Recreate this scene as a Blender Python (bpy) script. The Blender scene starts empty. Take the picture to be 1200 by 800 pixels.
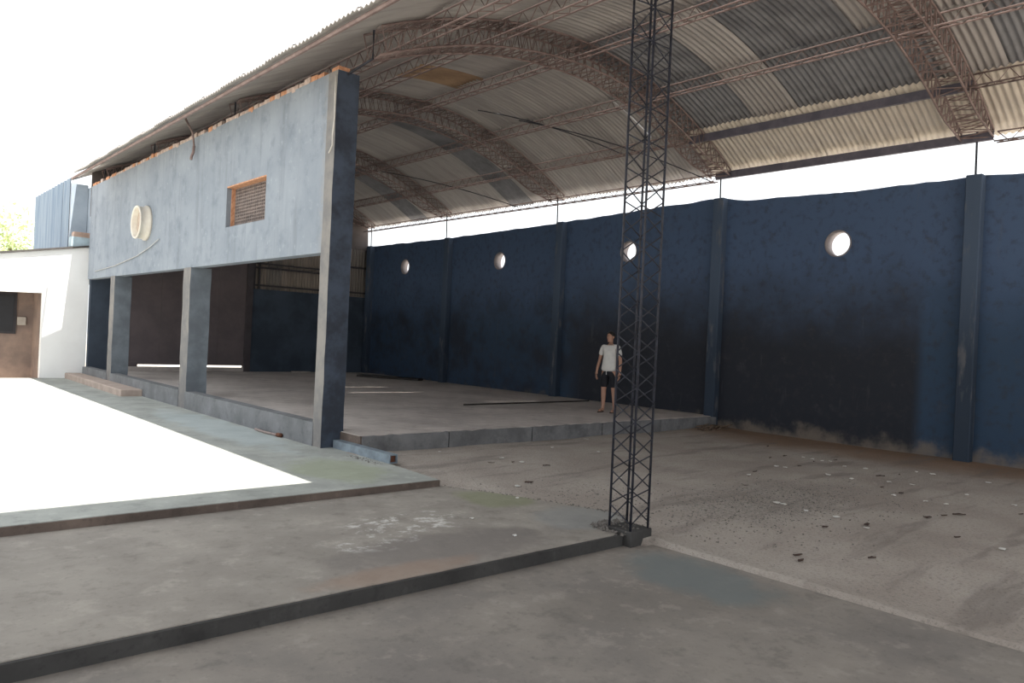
import bpy, bmesh, math, random
from mathutils import Vector, Matrix, noise
random.seed(7)
scene = bpy.context.scene
C = scene.collection
# ---------------------------------------------------------------- camera
YAW, PITCH, ROLL, FPX, EYE = 0.7259, -0.003, 0.0472, 889.38, 1.6771
fw = Vector((math.sin(YAW)*math.cos(PITCH), math.cos(YAW)*math.cos(PITCH), math.sin(PITCH)))
r0 = Vector((math.cos(YAW), -math.sin(YAW), 0)); u0 = r0.cross(fw)
rt = r0*math.cos(ROLL)+u0*math.sin(ROLL); up = -r0*math.sin(ROLL)+u0*math.cos(ROLL)
cam = bpy.data.cameras.new('camera'); cam.sensor_width = 36; cam.lens = FPX/1200*36
cam.clip_start = .05; cam.clip_end = 500
co = bpy.data.objects.new('camera', cam); C.objects.link(co)
M = Matrix((rt, up, -fw)).transposed().to_4x4(); M.translation = Vector((0, 0, EYE)); co.matrix_world = M
scene.camera = co
def at(px, py, axis, v):
    d = fw+rt*(px-600)/FPX+up*(400-py)/FPX; o = Vector((0, 0, EYE)); i = 'xyz'.index(axis)
    return o+d*((v-o[i])/d[i])
# ---------------------------------------------------------------- sky, sun, exposure
SKY, SUN, EXPO = 1.15, 8.5, 0.55
w = bpy.data.worlds.new('sky'); scene.world = w; w.use_nodes = True
bg = w.node_tree.nodes['Background']; bg.inputs[0].default_value = (.93, .97, 1, 1); bg.inputs[1].default_value = SKY
sl = bpy.data.lights.new('sun', 'SUN'); sl.energy = SUN; sl.angle = .009; sl.color = (1, .95, .88)
so = bpy.data.objects.new('sun', sl); C.objects.link(so)
so.rotation_euler = Vector((-.08, .45, -1)).to_track_quat('-Z', 'Y').to_euler()
vs = scene.view_settings
vs.view_transform = 'Standard'; vs.look = 'None'; vs.gamma = 1; vs.use_curve_mapping = False; vs.exposure = EXPO
# ---------------------------------------------------------------- material helpers
MATS = {}
class NT:
    def __init__(s, name, rough=.8, metal=0):
        m = bpy.data.materials.new(name); m.use_nodes = True; s.m = m; s.t = m.node_tree; s.n = s.t.nodes
        s.b = s.n['Principled BSDF']; s.b.inputs['Roughness'].default_value = rough; s.b.inputs['Metallic'].default_value = metal
        s.b.inputs['Specular IOR Level'].default_value = .3
        tc = s.n.new('ShaderNodeTexCoord'); s.obj = tc.outputs['Object']; MATS[name] = m
    def link(s, a, b): s.t.links.new(a, b)
    def noise(s, scale, detail=6, vec=None, stretch=None, rough=.6):
        v = vec or s.obj
        if stretch:
            mp = s.n.new('ShaderNodeMapping'); mp.inputs['Scale'].default_value = stretch; s.link(v, mp.inputs[0]); v = mp.outputs[0]
        t = s.n.new('ShaderNodeTexNoise'); t.inputs['Scale'].default_value = scale; t.inputs['Detail'].default_value = detail
        t.inputs['Roughness'].default_value = rough
        s.link(v, t.inputs['Vector']); return t.outputs['Fac']
    def xyz(s):
        x = s.n.new('ShaderNodeSeparateXYZ'); s.link(s.obj, x.inputs[0]); return x.outputs
    def math(s, op, a, b=None, c=None):
        m = s.n.new('ShaderNodeMath'); m.operation = op
        for i, q in enumerate((a, b, c)):
            if q is None: continue
            if isinstance(q, (int, float)): m.inputs[i].default_value = q
            else: s.link(q, m.inputs[i])
        return m.outputs[0]
    def rng(s, v, a, b, lo=0, hi=1):
        m = s.n.new('ShaderNodeMapRange'); m.interpolation_type = 'SMOOTHSTEP'
        m.inputs[1].default_value = a; m.inputs[2].default_value = b; m.inputs[3].default_value = lo; m.inputs[4].default_value = hi
        s.link(v, m.inputs[0]); return m.outputs[0]
    def mix(s, f, a, b):
        m = s.n.new('ShaderNodeMix'); m.data_type = 'RGBA'
        if isinstance(f, (int, float)): m.inputs[0].default_value = f
        else: s.link(f, m.inputs[0])
        for q, i in ((a, 6), (b, 7)):
            if isinstance(q, tuple): m.inputs[i].default_value = q+(1,)
            else: s.link(q, m.inputs[i])
        return m.outputs[2]
    def bump(s, h, strength=.3, dist=.02):
        b = s.n.new('ShaderNodeBump'); b.inputs['Strength'].default_value = strength; b.inputs['Distance'].default_value = dist
        s.link(h, b.inputs['Height']); s.link(b.outputs[0], s.b.inputs['Normal'])
    def blob(s, cx, cy, rx, ry, wob=.5, scale=2.0):   # soft irregular stain at a fixed place on the ground
        o = s.xyz(); n = s.noise(scale, 4)
        dx = s.math('DIVIDE', s.math('SUBTRACT', o[0], cx), rx); dy = s.math('DIVIDE', s.math('SUBTRACT', o[1], cy), ry)
        d = s.math('ADD', s.math('MULTIPLY', dx, dx), s.math('MULTIPLY', dy, dy))
        return s.rng(s.math('ADD', d, s.math('MULTIPLY', s.math('SUBTRACT', n, .5), wob*4)), 1.2, .3)
    def done(s, col):
        if isinstance(col, tuple): s.b.inputs['Base Color'].default_value = col+(1,)
        else: s.link(col, s.b.inputs['Base Color'])
        return s.m
def plain(name, c1, c2=None, scale=4, rough=.8, metal=0, stretch=None, bump=.15, lo=.35, hi=.65):
    if name in MATS: return MATS[name]
    k = NT(name, rough, metal)
    if c2 is None: c2 = tuple(q*.75 for q in c1)
    n = k.noise(scale, 6, stretch=stretch)
    if bump: k.bump(n, bump)
    return k.done(k.mix(k.rng(n, lo, hi), c2, c1))
# ---------------------------------------------------------------- mesh helpers
class MB:
    def __init__(s): s.v = []; s.f = []; s.smooth = False
    def add(s, vs, fs):
        o = len(s.v); s.v += [tuple(q) for q in vs]; s.f += [tuple(i+o for i in f) for f in fs]; return s
    def box(s, x0, x1, y0, y1, z0, z1):
        return s.add([(x, y, z) for z in (z0, z1) for y in (y0, y1) for x in (x0, x1)],
                     [(0, 2, 3, 1), (4, 5, 7, 6), (0, 1, 5, 4), (2, 6, 7, 3), (0, 4, 6, 2), (1, 3, 7, 5)])
    def tube(s, pts, r, n=6, caps=True):
        pts = [Vector(p) for p in pts]; rs = r if isinstance(r, (list, tuple)) else [r]*len(pts)
        vs = []; fs = []; ref = None
        for i, p in enumerate(pts):
            a = pts[max(i-1, 0)]; b = pts[min(i+1, len(pts)-1)]; d = (b-a).normalized()
            if ref is None: ref = Vector((0, 0, 1)) if abs(d.z) < .9 else Vector((1, 0, 0))
            x = d.cross(ref)
            if x.length < 1e-4: x = d.orthogonal()
            x.normalize(); y = d.cross(x); ref = -y if False else ref
            vs += [p+(x*math.cos(2*math.pi*k/n)+y*math.sin(2*math.pi*k/n))*rs[i] for k in range(n)]
        for i in range(len(pts)-1):
            for k in range(n):
                fs.append((i*n+k, i*n+(k+1) % n, (i+1)*n+(k+1) % n, (i+1)*n+k))
        if caps: fs += [tuple(range(n))[::-1], tuple(range((len(pts)-1)*n, len(pts)*n))]
        return s.add(vs, fs)
    def prism(s, pts2, z0, z1):          # polygon in xy, extruded in z
        n = len(pts2); vs = [(x, y, z0) for x, y in pts2]+[(x, y, z1) for x, y in pts2]
        return s.add(vs, [tuple(range(n))[::-1], tuple(range(n, 2*n))]+[(i, (i+1) % n, n+(i+1) % n, n+i) for i in range(n)])
    def mesh(s, name, mat, smooth=False):
        me = bpy.data.meshes.new(name); me.from_pydata(s.v, [], s.f)
        bm = bmesh.new(); bm.from_mesh(me); bmesh.ops.recalc_face_normals(bm, faces=bm.faces); bm.to_mesh(me); bm.free()
        me.materials.append(mat)
        if smooth or s.smooth:
            for p in me.polygons: p.use_smooth = True
        return me
def link(name, data, parent=None, loc=None):
    o = bpy.data.objects.new(name, data); C.objects.link(o)
    if parent: o.parent = parent
    if loc: o.location = loc
    return o
def build(mb, name, mat, parent=None, smooth=False): return link(name, mb.mesh(name, mat, smooth), parent)
def tag(o, label, cat, group=None):
    o['label'] = label; o['category'] = cat
    if group: o['group'] = group
    return o
def struct(o, label=None):
    o['kind'] = 'structure'
    if label: o['label'] = label
    return o
def thing(name, label, cat, loc=(0, 0, 0), group=None):
    o = link(name, None, None, loc); o.empty_display_size = .2; return tag(o, label, cat, group)
def bevel(o, wdt=.01, seg=1):
    bm = bmesh.new(); bm.from_mesh(o.data)
    bmesh.ops.bevel(bm, geom=list(bm.edges), offset=wdt, segments=seg, affect='EDGES'); bm.to_mesh(o.data); bm.free(); return o
# ---------------------------------------------------------------- materials
def concrete(name, a, b, stains=(), scale=1.3, rough=.85, fine=.35):
    k = NT(name, rough); n = k.noise(scale, 8); f = k.noise(22, 6); g = k.noise(.45, 4)
    c = k.mix(k.rng(n, .3, .7), a, b)
    c = k.mix(k.rng(g, .5, .68, 0, .5), c, tuple(q*.62 for q in a))
    md = k.noise(3.7, 8, rough=.7); c = k.mix(k.rng(md, .52, .68, 0, .45), c, tuple(q*.6 for q in b)); c = k.mix(k.rng(md, .46, .34, 0, .4), c, tuple(min(1, q*1.3) for q in a))
    c = k.mix(k.rng(f, .55, .75, 0, fine), c, tuple(q*.5 for q in b))
    for (cx, cy, rx, ry, col, amt) in stains:
        bl = k.blob(cx, cy, rx, ry, .3 if amt < 0 else .5)
        if amt < 0: bl = k.math('MULTIPLY', bl, k.rng(k.noise(5, 8, rough=.75), .50, .62)); amt = .85
        c = k.mix(k.math('MULTIPLY', bl, amt), c, col)
    k.bump(f, .25, .01)
    return k.done(c)
m_plat = concrete('platform_concrete', (.50, .45, .42), (.40, .355, .33), scale=.9)
m_yard = concrete('yard_concrete', (.40, .41, .38), (.30, .31, .29), stains=[(4.6, 8.2, .6, .9, (.30, .33, .22), .6), (4.7, 12.5, .5, 3, (.45, .52, .54), .5)])
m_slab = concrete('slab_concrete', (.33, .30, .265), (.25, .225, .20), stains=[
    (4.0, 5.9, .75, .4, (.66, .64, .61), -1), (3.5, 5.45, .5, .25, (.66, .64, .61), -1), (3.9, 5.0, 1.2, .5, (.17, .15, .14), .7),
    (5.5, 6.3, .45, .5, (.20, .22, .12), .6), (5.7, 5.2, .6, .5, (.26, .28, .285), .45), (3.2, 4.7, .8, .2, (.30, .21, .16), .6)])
m_low = concrete('lower_concrete', (.28, .25, .22), (.2, .18, .165), stains=[(5.3, 3.6, .5, .8, (.16, .18, .18), .8)])
m_edge = concrete('dark_concrete_edge', (.065, .062, .06), (.038, .036, .035))  # near-black edge, much darker than the slab top
m_step = concrete('brown_step_edge', (.17, .13, .11), (.09, .07, .06))
m_riser = concrete('kerb_concrete', (.20, .20, .205), (.12, .12, .125), scale=3)
m_out = plain('outside_earth', (.68, .63, .55), (.60, .55, .48), .4)
def sand_mat():
    k = NT('sandy_earth', .95); n = k.noise(.9, 6); f = k.noise(35, 6); tr = k.noise(1.4, 5, stretch=(.35, 1.8, 1)); o = k.xyz()
    c = k.mix(k.rng(n, .35, .65), (.41, .365, .325), (.34, .295, .26))
    nearwall = k.rng(k.math('ADD', o[0], k.math('MULTIPLY', n, 1.2)), 12.6, 14.4)
    c = k.mix(nearwall, c, (.23, .15, .10))
    c = k.mix(k.rng(tr, .52, .66, 0, .55), c, (.18, .155, .14))
    c = k.mix(k.rng(f, .5, .72, 0, .5), c, (.13, .115, .105))
    c = k.mix(k.math('MULTIPLY', k.blob(8.2, 4.6, 1.8, .8, .6, 3), k.rng(k.noise(30, 3), .42, .6, 0, .6)), c, (.18, .165, .15))
    k.bump(f, .6, .03); return k.done(c)
m_sand = sand_mat()
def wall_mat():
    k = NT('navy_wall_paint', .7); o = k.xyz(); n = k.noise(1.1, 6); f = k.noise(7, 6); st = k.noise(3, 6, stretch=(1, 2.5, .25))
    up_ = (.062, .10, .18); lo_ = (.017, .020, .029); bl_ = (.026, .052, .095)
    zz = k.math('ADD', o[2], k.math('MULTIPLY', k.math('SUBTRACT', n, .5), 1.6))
    bluebay = k.math('MAXIMUM', k.rng(o[1], 5.35, 5.1), k.math('MULTIPLY', k.rng(o[1], 13.2, 14.0), k.rng(n, .35, .6, .2, .8)))  # near end: lit patch and its shade edge put into the wall colour
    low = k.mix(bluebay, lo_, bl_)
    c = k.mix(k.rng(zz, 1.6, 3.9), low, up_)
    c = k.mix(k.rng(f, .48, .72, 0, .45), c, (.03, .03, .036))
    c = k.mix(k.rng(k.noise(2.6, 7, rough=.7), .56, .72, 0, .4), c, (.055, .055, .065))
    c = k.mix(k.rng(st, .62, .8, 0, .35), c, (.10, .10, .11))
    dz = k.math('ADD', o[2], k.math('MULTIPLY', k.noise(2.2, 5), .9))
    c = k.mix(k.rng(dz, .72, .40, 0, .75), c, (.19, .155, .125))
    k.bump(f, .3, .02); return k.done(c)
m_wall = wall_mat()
def facade_mat():
    k = NT('facade_paint', .85); n = k.noise(.8, 6); st = k.noise(2.2, 7, stretch=(1, 2.2, .22)); f = k.noise(9, 6); o = k.xyz()
    c = k.mix(k.rng(n, .3, .7), (.285, .315, .355), (.225, .255, .295))
    c = k.mix(k.rng(st, .48, .72, 0, .6), c, (.175, .195, .225))
    md = k.noise(3.2, 8, rough=.7); c = k.mix(k.rng(md, .5, .7, 0, .5), c, (.15, .175, .21))
    c = k.mix(k.rng(f, .57, .76, 0, .5), c, (.38, .42, .46))
    c = k.mix(k.rng(k.math('ADD', o[1], k.math('MULTIPLY', f, .5)), 10.55, 10.25, 0, .7), c, (.30, .29, .28))
    k.bump(n, .3, .03); return k.done(c)
m_fac = facade_mat()
m_colL = plain('column_grey_plaster', (.235, .22, .205), (.17, .165, .165), 3)
m_colN = plain('column_navy_paint', (.055, .07, .10), (.03, .036, .05), 3)
m_colM = plain('column_slate_paint', (.17, .195, .22), (.12, .135, .155), 2)
m_plinth = concrete('plinth_plaster', (.20, .205, .215), (.14, .145, .15), scale=2)
m_brick = plain('clay_brick', (.62, .34, .20), (.45, .21, .12), 14, .9)
m_mortar = plain('mortar_pink', (.58, .46, .40), (.42, .32, .28), 9)
def sheet_mat():
    k = NT('fibre_cement_sheet', .9); n = k.noise(1.2, 6); st = k.noise(2, 6, stretch=(.3, 3, 1))
    oi = k.n.new('ShaderNodeObjectInfo'); rnd = oi.outputs['Random']
    c = k.mix(k.rng(rnd, 0, 1), (.37, .345, .33), (.45, .42, .40))
    c = k.mix(k.rng(st, .45, .7, 0, .6), c, (.30, .275, .26))
    c = k.mix(k.rng(n, .55, .72, 0, .35), c, (.28, .28, .285)); return k.done(c)
m_sheet = sheet_mat()
m_sheetD = plain('dark_roof_sheet', (.24, .24, .25), (.17, .17, .18), 2)
m_sheetB = plain('ochre_roof_sheet', (.40, .27, .17), (.3, .2, .13), 2)
m_sheetLit = plain('eave_lit_roof_sheet', (.68, .61, .52), (.52, .46, .39), 2, stretch=(.4, 2, 1))  # light from the eave gap put into the sheet colour
m_rust = plain('red_oxide_steel', (.27, .20, .185), (.19, .135, .125), 6, .8)
m_chan = plain('grey_steel_channel', (.13, .12, .15), (.09, .085, .11), 5, .6)
m_tower = plain('dark_tower_steel', (.034, .037, .052), (.02, .02, .026), 18, .55)
m_blueS = plain('blue_metal_sheet', (.16, .22, .30), (.24, .30, .37), 2.5, .6, stretch=(1, 3, .2))
m_door = plain('brown_door_paint', (.13, .105, .11), (.10, .083, .088), 1.5, .6)
m_white = plain('white_limewash', (.90, .895, .885), (.86, .85, .84), 1.2)
m_brownw = plain('brown_stained_render', (.30, .22, .18), (.20, .15, .13), 1.5)
m_frame = plain('dark_frame_steel', (.05, .045, .05), None, 6, .6)
m_slat = plain('weathered_brown_sheet', (.23, .205, .185), (.155, .135, .125), 3, stretch=(8, 1, .4))
m_slatL = plain('tan_sheet', (.29, .245, .21), (.21, .175, .15), 3, stretch=(6, 1, .4))
m_plastic = plain('cream_plastic', (.74, .69, .60), (.66, .60, .52), 5, .5, bump=0)
m_disc = plain('tan_filler', (.50, .40, .32), (.40, .32, .26), 5)
m_curb = plain('blue_grey_steel_tube', (.22, .27, .31), (.15, .18, .21), 6, .5)
m_rinside = plain('rusty_inside', (.15, .06, .035), None, 9)
m_tile = plain('dark_roof_edge', (.10, .09, .085), None, 6)
# ---------------------------------------------------------------- ground and floors
PZ = .229; W = 14.25; YP = 9.29
g = MB().box(-70, 90, -60, 110, -.45, -.30); struct(build(g, 'outside_ground', m_out))
def jag(pts, amp, step=.12):
    out = []
    for i in range(len(pts)):
        a = Vector(pts[i]); b = Vector(pts[(i+1) % len(pts)]); L = (b-a).length; n = max(1, int(L/step))
        for k in range(n):
            p = a+(b-a)*k/n
            q = noise.noise(Vector((p.x*6, p.y*6, 3.3)))*amp+noise.noise(Vector((p.x*19, p.y*19, 1.3)))*amp*.5 if 0 < k or True else 0
            nn = Vector((-(b-a).y, (b-a).x)).normalized(); p = p+nn*q; out.append((p.x, p.y))
    return out
floor = struct(build(MB().prism([(5.5, YP+.03), (W+.1, YP+.03), (W+.1, 24.1), (5.36, 24.1), (5.36, 10.0), (5.5, 10.0)], -.1, PZ), 'floor', m_plat), 'worn concrete platform floor of the hall')
edges = [5.5, 7.02, 8.76, 10.52, 12.25, 14.2]
for i in range(5):
    mb = MB(); x0, x1 = edges[i]+.012, edges[i+1]-.012; n = 14
    top = [(x0+(x1-x0)*k/n, PZ-.012+.018*noise.noise(Vector((k*.9+i*17, 2, 0)))) for k in range(n+1)]
    prof = [(x0, -.05), (x1, -.05)]+top[::-1]
    vs = [(x, YP-.04, z) for x, z in prof]+[(x, YP+.06, z) for x, z in prof]; N = len(prof)
    mb.add(vs, [tuple(range(N)), tuple(range(N, 2*N))[::-1]]+[(k, N+k, N+(k+1) % N, (k+1) % N) for k in range(N)])
    build(mb, 'kerb_block', m_riser, floor)
build(MB().box(5.485, 5.53, YP-.02, 9.9, -.05, PZ-.01), 'kerb_block', m_step, floor)
yard = struct(build(MB().prism([(-12, 7.15), (5.30, 7.15), (5.36, 8.2), (5.45, 9.9), (5.4, 24.2), (-12, 24.2)], -.14, 0), 'yard_slab', m_yard), 'pale concrete yard slab beside the facade')
build(MB().box(-12, 5.31, 7.132, 7.152, -.14, -.006), 'slab_edge', m_step, yard)
S1 = [(-12, 4.55), (5.52, 4.55)]; S1e = [(5.75, 4.72), (6.02, 4.95), (6.12, 5.15), (5.98, 5.6), (5.78, 6.2), (5.58, 6.7), (5.36, 7.15)]
S1p = [(-12, 4.55)]+[(x/10, 4.55+.012*noise.noise(Vector((x*.9, 0, 5)))) for x in range(-110, 56, 2)]+jag(S1e, .025)[:-8 or None]+[(5.36, 7.16), (-12, 7.16)]
def clean(ps):
    o = []
    for p in ps:
        if not o or (Vector(p)-Vector(o[-1])).length > .01: o.append(p)
    return o
S1p = [(-12, 4.55)]+[(x/10, 4.55+.012*noise.noise(Vector((x*.9, 0, 5)))) for x in range(-110, 56, 2)]
for i in range(len(S1e)-1):
    a = Vector(S1e[i]); b = Vector(S1e[i+1])
    for k in range(5):
        p = a+(b-a)*k/5; S1p.append((p.x+.03*noise.noise(Vector((p.x*9, p.y*9, 0))), p.y))
S1p += [(5.36, 7.16), (-12, 7.16)]
slab = struct(build(MB().prism(clean(S1p), -.2, -.08), 'foreground_slab', m_slab), 'stained concrete slab with broken edges')
build(MB().box(-12, 5.5, 4.52, 4.553, -.2, -.087), 'slab_edge', m_edge, slab)
struct(build(MB().box(-12, 5.88, -8, 4.6, -.30, -.19), 'lower_floor', m_low), 'lower concrete floor below the slab')
def sm(t): t = max(0, min(1, t)); return t*t*(3-2*t)
def bx(y):
    P_ = [(4.4, 5.75)]+[(b, a) for a, b in S1e]+[(9.9, 5.5)]
    for (y0, x0), (y1, x1) in zip(P_, P_[1:]):
        if y0 <= y <= y1: return x0+(x1-x0)*(y-y0)/(y1-y0)
    return 5.86
def sand_z(x, y):
    z = -.035-.055*sm((7.6-y)/2)*sm((8.2-x)/2)-.07*sm((5-y)/1)*sm((7-x)/1)
    z += .03*sm((x-12.2)/2)+.025*sm((y-8.2)/1)
    z += .018*noise.noise(Vector((x*.8, y*.8, 0)))+.007*noise.noise(Vector((x*3, y*3, 4)))
    b = bx(y)
    if 4.4 < y < 7.2: z = min(z, -.082) if x < b+.25 else z
    if x < b-.06 and y < 7.2: z -= .12
    return z
mb = MB(); NX, NY = 120, 190; xs = [5.3+(W+.1-5.3)*(i/NX)**1.15 for i in range(NX+1)]; ys = [-7+(YP+.05+7)*j/NY for j in range(NY+1)]
mb.add([(x, y, sand_z(x, y)) for y in ys for x in xs], [(j*(NX+1)+i, j*(NX+1)+i+1, (j+1)*(NX+1)+i+1, (j+1)*(NX+1)+i) for j in range(NY) for i in range(NX)])
struct(build(mb, 'sandy_ground', m_sand, smooth=True), 'brown sandy earth floor in front of the platform')
# ---------------------------------------------------------------- walls with openings
def holed(polys, axis, a, b):
    """polys in a vertical plane (u,z) -> closed slab between a and b on the axis"""
    bm = bmesh.new()
    mk = (lambda u, z, t: (t, u, z)) if axis == 'x' else (lambda u, z, t: (u, t, z))
    cache = {}
    for p in polys:
        vv = []
        for u, z in p:
            key = (round(u, 4), round(z, 4))
            if key not in cache: cache[key] = bm.verts.new(mk(u, z, a))
            if cache[key] not in vv: vv.append(cache[key])
        if len(vv) > 2:
            try: bm.faces.new(vv)
            except ValueError: pass
    ret = bmesh.ops.extrude_face_region(bm, geom=list(bm.faces), use_keep_orig=True)
    d = Vector((b-a, 0, 0)) if axis == 'x' else Vector((0, b-a, 0))
    bmesh.ops.translate(bm, verts=[q for q in ret['geom'] if isinstance(q, bmesh.types.BMVert)], vec=d)
    bmesh.ops.recalc_face_normals(bm, faces=bm.faces)
    return bm
def ringpolys(cu, cz, r, h, n=32):
    out = []; P_ = []
    for k in range(n):
        t = 2*math.pi*k/n; c, s = math.cos(t), math.sin(t); m = max(abs(c), abs(s)); P_.append(((cu+r*c, cz+r*s), (cu+h*c/m, cz+h*s/m)))
    for k in range(n): a, b = P_[k], P_[(k+1) % n]; out.append([a[0], a[1], b[1], b[0]])
    return out
def topz(y):
    K = [(-8, 4.7), (3.8, 4.75), (4.4, 4.79), (6.5, 4.77), (8.9, 4.84), (9.2, 4.93), (9.7, 4.95), (13, 4.87), (14.5, 4.82), (19.5, 4.75), (26, 4.78)]
    for (a, za), (b, zb) in zip(K, K[1:]):
        if a <= y <= b: z = za+(zb-za)*(y-a)/(b-a); break
    return z+.025*noise.noise(Vector((y*1.7, 0, 9)))+.02*noise.noise(Vector((y*5, 0, 2)))
PORT = [(6.79, 3.80), (11.95, 3.93), (16.74, 3.92), (21.65, 3.95)]
polys = []; H = .42; n_ = 8
cuts = sorted([-8]+[c+s for c, _ in PORT for s in (-H, H)]+[24.2])
for a, b in zip(cuts, cuts[1:]):
    hit = [q for q in PORT if abs((a+b)/2-q[0]) < .1]
    nseg = max(1, int((b-a)/.22))
    if hit:
        cu, cz = hit[0]; ang = [cu+H*math.cos(2*math.pi*k/32)/max(abs(math.cos(2*math.pi*k/32)), abs(math.sin(2*math.pi*k/32))) for k in range(32)]
        us = sorted(set(round(q, 4) for q in ang)); polys += ringpolys(cu, cz, .255, H)
        polys.append([(a, -.4), (b, -.4)]+[(u, cz-H) for u in us[::-1]]); polys.append([(u, cz+H) for u in us]+[(u, topz(u)) for u in us[::-1]])
    else:
        us = [a+(b-a)*k/nseg for k in range(nseg+1)]
        side = lambda c: []
        lft = [q for q in PORT if abs(a-(q[0]+H)) < 1e-3]; rgt = [q for q in PORT if abs(b-(q[0]-H)) < 1e-3]
        ang = sorted(set(round(H*math.sin(2*math.pi*k/32)/max(abs(math.cos(2*math.pi*k/32)), abs(math.sin(2*math.pi*k/32))), 4) for k in range(32)))
        lz = [(a, lft[0][1]+q) for q in ang[::-1]] if lft else []; rz = [(b, rgt[0][1]+q) for q in ang] if rgt else []
        polys.append([(a, -.4), (b, -.4)]+rz+[(u, topz(u)) for u in us[::-1]]+lz)
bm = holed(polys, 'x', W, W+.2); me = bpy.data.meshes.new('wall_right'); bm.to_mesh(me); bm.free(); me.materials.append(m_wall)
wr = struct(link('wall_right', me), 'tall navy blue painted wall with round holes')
for i, (cy, cz) in enumerate(PORT):       # plastered rims lining the round openings
    mb = MB(); N = 32
    ring = lambda r, x: [(x, cy+r*math.cos(2*math.pi*k/N), cz+r*math.sin(2*math.pi*k/N)) for k in range(N)]
    mb.add(ring(.258, W-.02)+ring(.258, W+.24)+ring(.235, W+.24)+ring(.235, W-.02), [(j*N+k, j*N+(k+1) % N, ((j+1) % 4)*N+(k+1) % N, ((j+1) % 4)*N+k) for j in range(4) for k in range(N)])
    build(mb, 'opening_rim', plain('rim_plaster', (.26, .235, .24), (.20, .18, .19), 5), wr, True)
PIL = [4.45, 9.38, 14.2, 19.15, 23.8]
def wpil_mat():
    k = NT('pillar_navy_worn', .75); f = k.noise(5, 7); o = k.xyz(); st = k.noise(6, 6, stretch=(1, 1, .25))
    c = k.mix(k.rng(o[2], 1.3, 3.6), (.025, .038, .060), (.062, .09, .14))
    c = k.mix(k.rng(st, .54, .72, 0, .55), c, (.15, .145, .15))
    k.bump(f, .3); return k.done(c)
m_wpil = wpil_mat()
for y in PIL:
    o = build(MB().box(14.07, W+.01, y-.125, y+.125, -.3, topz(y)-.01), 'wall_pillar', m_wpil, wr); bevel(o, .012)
# facade (left wall of the hall)
F0, F1 = 5.2, 5.40; Y0, Y1 = 9.85, 23.95; BZ, TZ = 2.8, 5.40
polys = []; vy0, vy1, vz0, vz1 = 12.15, 13.85, 3.46, 4.2
for a, b in ((Y0, vy0), (vy1, Y1)): polys.append([(a, BZ), (b, BZ), (b, vz0), (b, vz1), (b, TZ), (a, TZ), (a, vz1), (a, vz0)])
polys += [[(vy0, BZ), (vy1, BZ), (vy1, vz0), (vy0, vz0)], [(vy0, vz1), (vy1, vz1), (vy1, TZ), (vy0, TZ)]]
bm = holed(polys, 'x', F0, F1); me = bpy.data.meshes.new('wall_left'); bm.to_mesh(me); bm.free(); me.materials.append(m_fac)
wl = struct(link('wall_left', me), 'weathered blue grey facade wall carried on square columns')
def two_tone(name, x0, x1, y0, y1, z0, z1, par):
    o = build(MB().box(x0, x1, y0, y1, z0, z1), name, m_colM, par); return o
def column(y0, y1, z1, side, front, x1=5.55):
    mb = MB(); n = 16; vs = []; fs = []
    for k in range(n+1):
        z = -.1+(z1+.1)*k/n; j = lambda s: .012*noise.noise(Vector((z*2.5, y0, s)))
        vs += [(F0-.02+j(1), y0+j(2), z), (x1+j(3), y0+j(4), z), (x1+j(5), y1, z), (F0-.02+j(6), y1, z)]
    for k in range(n):
        for q in range(4): fs.append((k*4+q, k*4+(q+1) % 4, k*4+4+(q+1) % 4, k*4+4+q))
    fs += [(3, 2, 1, 0), tuple(range(n*4, n*4+4))]; mb.add(vs, fs)
    o = build(mb, 'column', side, wl); o.data.materials.append(front)
    for p in o.data.polygons:
        if p.normal.y < -.5 or p.normal.x > .5: p.material_index = 1
    return o
column(9.83, 10.09, TZ-.01, m_colL, m_colN, 5.53)
column(15.5, 15.92, BZ+.004, m_colL, m_colM, 5.58)
column(21.05, 21.45, BZ+.004, m_colL, m_colM, 5.58)
for a, b in ((10.09, 15.5), (15.92, 21.05), (21.45, 23.95)):
    build(MB().box(F0-.03, 5.38, a-.02, b+.02, -.1, .34), 'plinth', m_plinth, wl)
# broken brick course along the facade top
bricks = [MB().box(-.09, .09, -.1, .1, -.045, .045).mesh('brick', m_mortar), MB().box(-.09, .09, -.1, .1, -.045, .045).mesh('brick', m_brick)]
y = Y0+.12
while y < Y1-.1:
    if random.random() > .10:
        o = link('brick', bricks[1 if random.random() < .3 else 0], wl, (F0+.1+random.uniform(-.012, .012), y, TZ+.035+random.uniform(-.02, .012))); o.rotation_euler = (random.uniform(-.06, .06), 0, random.uniform(-.06, .06))
    y += .212
# brick reveal of the square vent
rb = MB().box(-.1, .1, -.105, .105, -.012, .012).mesh('brick', m_brick)
for k in range(8):
    link('brick', rb, wl, (F0+.1, vy0+.11+k*.212, vz1-.011))
for k in range(3):
    o = link('brick', rb, wl, (F0+.14, vy1-.011, vz0+.125+k*.243)); o.rotation_euler = (math.pi/2, 0, 0); o.scale = (.55, 1.14, 1)
m_gr = plain('grey_grille_clay', (.26, .21, .19), (.17, .14, .13), 9)
gr = MB()
ny, nz = 24, 12
for k in range(ny+1): q = vy0+.03+(vy1-vy0-.06)*k/ny; gr.box(F1-.05, F1-.005, q-.011, q+.011, vz0, vz1-.02)
for k in range(nz+1): q = vz0+.01+(vz1-vz0-.04)*k/nz; gr.box(F1-.045, F1-.01, vy0+.02, vy1-.02, q-.011, q+.011)
build(gr, 'vent_grille', m_gr, wl)
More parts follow.
